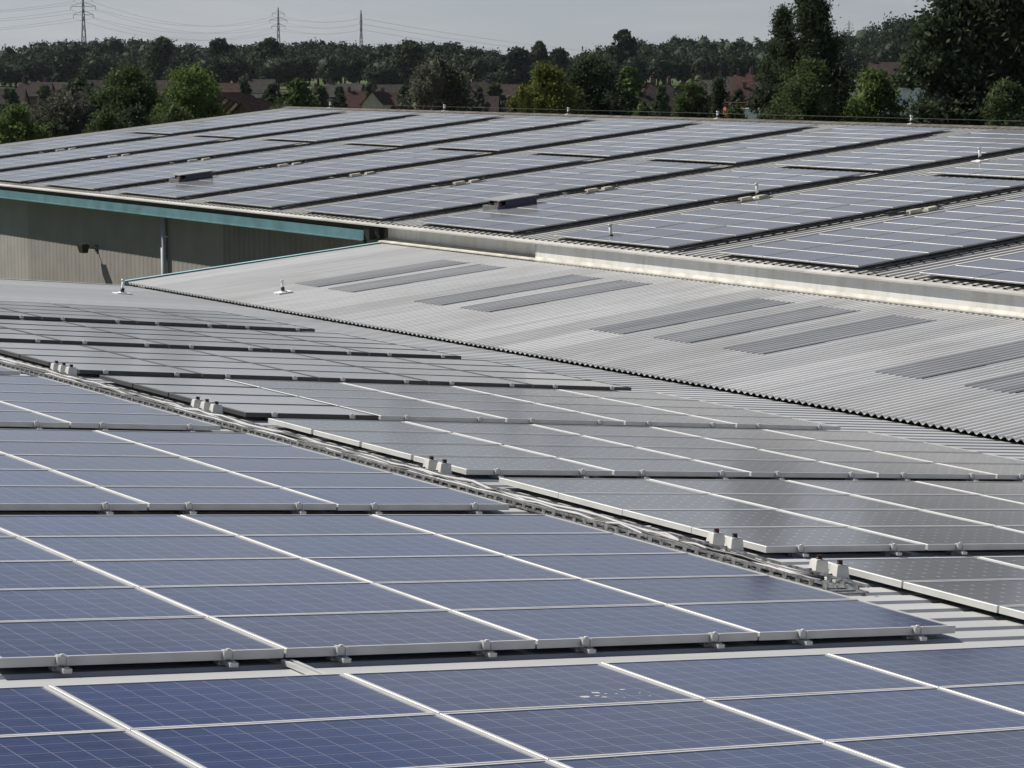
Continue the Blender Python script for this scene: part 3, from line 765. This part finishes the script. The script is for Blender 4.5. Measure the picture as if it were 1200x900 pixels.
for i,(u,v,w,kind,leaf,lab,d) in enumerate(((732,36,14,'round','wood','tall round tree topping the skyline above the conifer clump',700),
      (633,49,9,'round','dark','dark narrow tree standing up in the dip of the wood',660),(605,57,16,'round','wood','broad pale green tree left of the dark narrow one on the skyline',670),
      (1056,24,44,'round','wood','broad domed tree on the skyline left of the huge tree',720),(258,46,15,'round','wood','lighter round tree on the skyline between the two left pylons',690),
      (190,45,15,'round','dark','dark round tree on the skyline right of the tallest pylon',690),(315,46,15,'round','dark','dark tree at the foot of the second pylon',690),
      (480,49,20,'round','dark','dark broad tree on skyline above the drooping tree',690),(655,58,12,'round','wood','small tree just right of the dark narrow skyline tree',680))):
    make_tree('broadleaf_tree',lab,'tree',u,v+4,w*1.15,d,kind,leaf,n=130,leafr=26,size=.55,group=G2,seed=60+i)

# ------------------------------------------------------------------ houses beyond
HS=1.5
def house(label,u,vr,d,L,W,wall,roof,ridge='across',hip=False,rot=0,eave=5.0,rise=2.6,windows=True,group='houses beyond the trees',chim=1,cat='house'):
    if d>=250:
        d*=HS; L*=.72; rr_=random.Random(int(u*7)); vr+=rr_.uniform(-1.5,1.5); rot+=rr_.uniform(-.25,.25)
    p=at(u,vr,d); z0=ground_z(p.x,p.y)-.3; H=p.z-z0; eave=H-rise
    t=thing('house',label,cat,(p.x,p.y,z0),(0,0,-YAW+rot),group)
    a,b=L/2,W/2
    m=MB()
    ends=[(-a,0,H-.12),(a,0,H-.12)]
    vs=[(-a,-b,0),(a,-b,0),(a,b,0),(-a,b,0),(-a,-b,eave),(a,-b,eave),(a,b,eave),(-a,b,eave)]
    fs=[(0,1,5,4),(1,2,6,5),(2,3,7,6),(3,0,4,7)]
    if not hip:
        vs+=[(-a,0,H-.1),(a,0,H-.1)]; fs+=[(5,6,9),(7,4,8)]
    m.add(vs,fs); m.build('wall',M[wall],t)
    m=MB(); o=.35; ins=(W*.42 if hip else -.2); k=rise/b
    e=eave-o*k
    for sy in (-1,1):
        q=[(-a-o,sy*(b+o),e),(a+o,sy*(b+o),e),(a-ins,0,H),(-a+ins,0,H)]
        m.add(q+[(x,y,z-.12) for x,y,z in q],[(0,1,2,3) if sy<0 else (3,2,1,0),(0,4,5,1),(7,6,5,4) if sy<0 else (4,5,6,7),(1,5,6,2),(3,7,4,0)])
    if hip:
        for sx in (-1,1):
            q=[(sx*(a+o),-b-o,e),(sx*(a+o),b+o,e),(sx*(a-ins),0,H)]; m.add(q,[(0,1,2) if sx>0 else (2,1,0)])
    rf=m.build('roof',M[roof],t)
    for c_ in range(chim):
        m=MB(); cx=(-a+.6 if c_==0 else a-.6) if not hip else 0.3
        m.box((cx,.1,H+.3),(.6,.5,.9)); m.tube([(cx-.14,.1,H+.8),(cx-.14,.1,H+1.05)],.09,8); m.tube([(cx+.14,.1,H+.8),(cx+.14,.1,H+1.05)],.09,8); m.build('chimney',M['brickwall'],rf)
    if windows:
        n=max(2,int(L/2.6))
        for i in range(n):
            for zz in (eave-1.1,1.6):
                if i==0 and zz<2: continue
                m=MB(); x=-a+L*(i+.5)/n; m.box((x,-b-.03,zz),(1.3,.08,1.2)); w=m.build('window',M['white'],t)
                m=MB(); m.box((x-.3,-b-.075,zz),(.5,.02,1.0)); m.box((x+.3,-b-.075,zz),(.5,.02,1.0)); m.build('pane',M['wingl'],w)
        m=MB(); m.box((-a+L*.5/n,-b-.03,1.15),(.95,.08,2.1)); m.build('door',M['door'],t)
    return t
house('brown brick house with long tiled roof at the left edge',8,102,300,9,7,'brickwall','tile')
house('low brown-roofed house just right of the left edge one',42,97,340,9,7,'brickwall','tile')
house('brown terrace house behind the bright bush, pale windows',66,96,350,9,7,'whitewall','tile')
house('brown-roofed house half hidden behind the dark tree',112,94,360,12,7,'brickwall','tile_grey')
house('brown-roofed house between dark and yellow-green trees',192,94,360,10,7,'brickwall','tile')
house('brown-roofed house left of the stepped terrace',266,96,360,10,7,'brickwall','tile_red')
house('grey-roofed pale house behind the stepped terrace',304,94,350,9,7,'whitewall','tile_grey')
for i in range(6):
    p=at(268+i*6.5,111+i*2.2,236-i*6)
    house(f'narrow gabled terrace house, {ORD[i+1]} in the stepped row left of the ridge',268+i*6.4,108+i*2.3,232-i*5,4.2,3.4,'brickwall' if i%2 else 'render','tile_red',rot=rad(62),rise=1.5,windows=False,chim=0,group='stepped terrace houses')
for i,(u,v,w,r,lab) in enumerate(((388,101,'brickwall','tile_grey','grey-roofed house left of the red-roofed pair'),(404,98,'brickwall','tile_grey','long grey-roofed house behind the red-roofed pair'),(452,98,'brickwall','tile_grey','grey-roofed house behind the cream gable'),(556,97,'brickwall','tile','brown-roofed house right of the drooping tree'),(590,98,'brickwall','tile','brown-roofed house left of the conifer clump'))):
    house(lab,u,v,355,11,7,w,r)
house('white-fronted house with red roof left of the cream gable',424,108,300,8,6,'whitewall','tile_red')
house('house with cream gable end facing the camera and red roof','0' and 443,106,290,6,4,'render','tile_red',rot=rad(68),rise=2.0,windows=False)
house('white-fronted house with red roof right of the cream gable',459,108,292,6,6,'whitewall','tile_red')
house('brown house low beside the ridge right of the drooping tree',568,112,270,6,6,'brickwall','tile')
house('hipped brown roof house right of the small pale green tree',762,96,270,7,7,'brickwall','tile',hip=True,windows=False,rise=2.8)
house('smaller hipped brown roof beside the first hipped one',782,95,285,6,6,'brickwall','tile_grey',hip=True,windows=False,rise=2.8)
house('low brown house below the hipped roofs',772,113,250,8,6,'brickwall','tile',windows=False)
house('grey-brown roof at the left end of the red terrace',828,92,310,9,7,'brickwall','tile_grey',windows=False)
house('grey-roofed house in the middle of the red terrace',856,90,300,7,7,'brickwall','tile_grey')
house('red-roofed house stepping down in front of the tall poplar',878,88,290,7,8,'brickwall','tile_red',rise=3.4)
house('red-roofed house touching the tall poplar',896,86,292,8,8,'brickwall','tile_red',rise=3.4)
house('red-roofed lower house in front of the red terrace',884,101,262,6,6,'brickwall','tile_red',windows=False)
house('brown roof seen right of the tall poplar',1010,84,300,9,7,'brickwall','tile',windows=False)
house('red-brown roof between the poplar and the dark round tree',1040,74,330,10,8,'brickwall','tile',rise=3.2,windows=False)
# red and white shop front at the foot of the terrace
p=at(876,122,200); z0=ground_z(p.x,p.y)
sh=thing('shop','small red shop front with white windows below the red terrace','shop',(p.x,p.y,z0),(0,0,-YAW))
m=MB(); m.box((0,1.5,(p.z-z0)/2),(3.4,3,p.z-z0)); m.build('wall',M['redpaint'],sh)
m=MB(); m.box((0,1.4,p.z-z0+.06),(3.8,3.5,.12)); m.build('roof',M['tile'],sh)
for x in (-1,0,1):
    m=MB(); m.box((x,-.04,p.z-z0-.75),(.62,.08,.8)); w=m.build('window',M['white'],sh); m=MB(); m.box((x,-.085,p.z-z0-.75),(.46,.02,.62)); m.build('pane',M['wingl'],w)
# vans parked among the trees: only their pale roofs show
for i,(u,v,d,lab) in enumerate(((1005,93,180,'white van roof glimpsed left of the light green tree'),(1054,102,170,'pale van roof glimpsed right of the light green tree'),(890,126,190,'white van parked by the red shop'))):
    p=at(u,v,d); z0=ground_z(p.x,p.y); H=max(2.4,p.z-z0)
    t=thing('van',lab,'van',(p.x,p.y,p.z-2.5),(0,0,-YAW+.2),'white vans')
    m=MB(); m.box((-.2,0,1.5),(3.4,1.9,1.9)); m.taper((1.95,0,.55),(1.3,1.85),(.5,1.6),1.3); m.build('body',M['white'],t)
    m=MB(); m.box((1.6,0,1.9),(.5,1.5,.5)); m.build('windscreen',M['wingl'],t)
    for sx in (-1.2,1.5):
        for sy in (-.9,.9):
            m=MB(); m.tube([(sx,sy-.1,.35),(sx,sy+.1,.35)],.35,14); m.build('wheel',M['knobblack'],t)

# ------------------------------------------------------------------ pylons and lines
def pylon(label,u,vtop,d,Hh,arm,heading,bodyw=4.2):
    p=at(u,vtop,d); zb=p.z-Hh
    t=thing('pylon',label,'pylon',(p.x,p.y,zb),(0,0,heading),'electricity pylons')
    m=MB(); r=.16
    lv=[0,.18,.34,.48,.60,.70,.78,.85,.91,.96,1.0]
    def wd(f): return bodyw*((1-f/.62)*1.0+.34*f/.62 if f<.62 else .34-.26*(f-.62)/.38)
    cs=[]
    for f in lv:
        w=max(.25,wd(f)); cs.append([Vector((sx*w/2,sy*w/2,Hh*f)) for sx,sy in((-1,-1),(1,-1),(1,1),(-1,1))])
    for a,b in zip(cs,cs[1:]):
        for k in range(4):
            q=(k+1)%4
            m.tube([a[k],b[k]],r*1.2,4); m.tube([a[k],b[q]],r*.7,4); m.tube([a[q],b[k]],r*.7,4); m.tube([b[k],b[q]],r*.7,4)
    m.build('lattice_tower',M['steel'],t)
    tips=[]
    for f,wf in ((.70,.8),(.80,1.0),(.90,.72)):
        m=MB()
        for sx in (-1,1):
            w=max(.3,wd(f))/2; tip=Vector((sx*arm*wf/2,0,Hh*f+.2))
            for sy in (-1,1):
                m.tube([Vector((sx*w,sy*w,Hh*f)),tip],r*.8,4); m.tube([Vector((sx*w,sy*w,Hh*(f+.05))),tip],r*.8,4)
            tips.append(Vector((p.x,p.y,zb))+Matrix.Rotation(heading,3,'Z')@(tip-Vector((0,0,2.2))))
            i=MB(); i.tube([tip,tip-Vector((0,0,2.2))],.13,6); i.build('insulator',M['wingl'],t)
        m.build('crossarm',M['steel'],t)
    return tips
pA=pylon('tallest lattice pylon on the left, top out of the picture',97,-12,1500,50,15,-YAW)
pB=pylon('lattice pylon in the middle of the three',326,9,2000,50,14,-YAW+.3)
pC=pylon('slender lattice pylon, rightmost of the left three',423,12,2200,50,6,-YAW+1.2)
pD=pylon('tiny faint pylon top over the wood right of the poplar',995,24,3000,48,12,-YAW)
def wire(a,b,sag,label):
    m=MB(); pts=[]
    for k in range(25):
        f=k/24; q=a.lerp(b,f); q=q-Vector((0,0,sag*4*f*(1-f))); pts.append(q)
    m.tube(pts,.05,4); tag(m.build('power_line',M['wire']),label,'power line','power lines strung between the pylons')
off=[at(-420,6,1200)+Vector((0,0,0)) for k in range(6)]
names=['lower left','lower right','middle left','middle right','upper left','upper right']
for k in range(6):
    dz=pA[k].z-pA[2].z
    wire(Vector((off[k].x+RT.x*(k%2)*10,off[k].y+RT.y*(k%2)*10,off[k].z+dz)),pA[k],9,f'power line leaving the tallest pylon to the left, {names[k]} arm')
    wire(pA[k],pB[k],11,f'power line between the tallest and the middle pylon, {names[k]} arm')
    wire(pB[k],pC[k],4,f'power line between the middle and slender pylons, {names[k]} arm')
    e=at(1000,58,4200); wire(pC[k],Vector((e.x+RT.x*(k%2)*8,e.y+RT.y*(k%2)*8,e.z+dz*1.0)),26,f'power line leaving the slender pylon to the right, {names[k]} arm')

# ------------------------------------------------------------------ thin summer haze
m=MB(); m.box((900,1300,30),(5200,4600,90)); hz=m.build('haze',[]); tag(hz,kind='stuff')
n=NT('haze'); n.t.nodes.remove(n.b); pv=n.n('ShaderNodeVolumePrincipled'); pv.inputs['Density'].default_value=.000025; pv.inputs['Color'].default_value=(.80,.88,1,1); pv.inputs['Anisotropy'].default_value=.3
n.l(pv.outputs[0],n.out.inputs['Volume']); hz.data.materials.append(n.mat)
# ------------------------------------------------------------------ light, sky, camera
SKY_S=.055
SUN=Vector((-.5,.9,1.0)).normalized()
el=math.asin(SUN.z); az=math.atan2(SUN.x,SUN.y)
sd=bpy.data.lights.new('sun','SUN'); sd.energy=4.8; sd.angle=rad(.5); sd.color=(1,.95,.87)
so=bpy.data.objects.new('sun',sd); C.objects.link(so); so.rotation_euler=(-SUN).to_track_quat('-Z','Y').to_euler(); so.location=(0,0,60)
w=bpy.data.worlds.new('World'); bpy.context.scene.world=w; w.use_nodes=True
nt=w.node_tree; bg=nt.nodes['Background']
sky=nt.nodes.new('ShaderNodeTexSky'); sky.sky_type='NISHITA'; sky.sun_disc=False; sky.sun_elevation=el; sky.sun_rotation=az
sky.altitude=100; sky.air_density=1.0; sky.dust_density=.35; sky.ozone_density=1.5
class WN(NT):
    def __init__(s,t): s.t=t
k=WN(nt)
hs=nt.nodes.new('ShaderNodeHueSaturation'); hs.inputs['Saturation'].default_value=.35; nt.links.new(sky.outputs[0],hs.inputs['Color'])
base=k.mix(1.0,hs.outputs[0],(.65,.715,.83),'MULTIPLY')
dirn=k.coord('Generated'); sp=nt.nodes.new('ShaderNodeSeparateXYZ'); nt.links.new(dirn,sp.inputs[0])
cn=k.noise(k.coord('Generated',(3,3,26)),1.7,7,.58)              # drifting grey cloud sheets, flattened towards the horizon
cm=k.ramp(cn,[(.38,(0,0,0)),(.66,(1,1,1))])
cloud=k.mix(k.noise(k.coord('Generated',(6,6,48)),2.3,6,.6),(3.5,3.75,4.2),(6.9,6.9,7.0))
low=k.mix(k.math('MULTIPLY',cm,.75),base,cloud)
xr=k.math('SUBTRACT',k.math('MULTIPLY',sp.outputs[0],cos(YAW)),k.math('MULTIPLY',sp.outputs[1],sin(YAW)))
q=k.math('ADD',k.math('SUBTRACT',sp.outputs[2],k.math('MULTIPLY',xr,.15)),k.math('MULTIPLY',k.math('SUBTRACT',cn,.5),.12))
clear=k.ramp(q,[(.145,(0,0,0)),(.20,(1,1,1))])                          # above the low cloud bank the sky breaks up into clear blue
nt.links.new(k.mix(clear,low,(1.05,1.55,2.75)),bg.inputs[0]); bg.inputs[1].default_value=SKY_S
cd=bpy.data.cameras.new('camera'); cd.sensor_width=36; cd.lens=36*FPX/1200; cd.clip_start=.3; cd.clip_end=20000
co=bpy.data.objects.new('camera',cd); C.objects.link(co); co.location=CAM
co.rotation_euler=FW.to_track_quat('-Z','Y').to_euler()
sc=bpy.context.scene; sc.camera=co
sc.view_settings.view_transform='Standard'; sc.view_settings.look='None'; sc.view_settings.exposure=.62; sc.view_settings.gamma=1
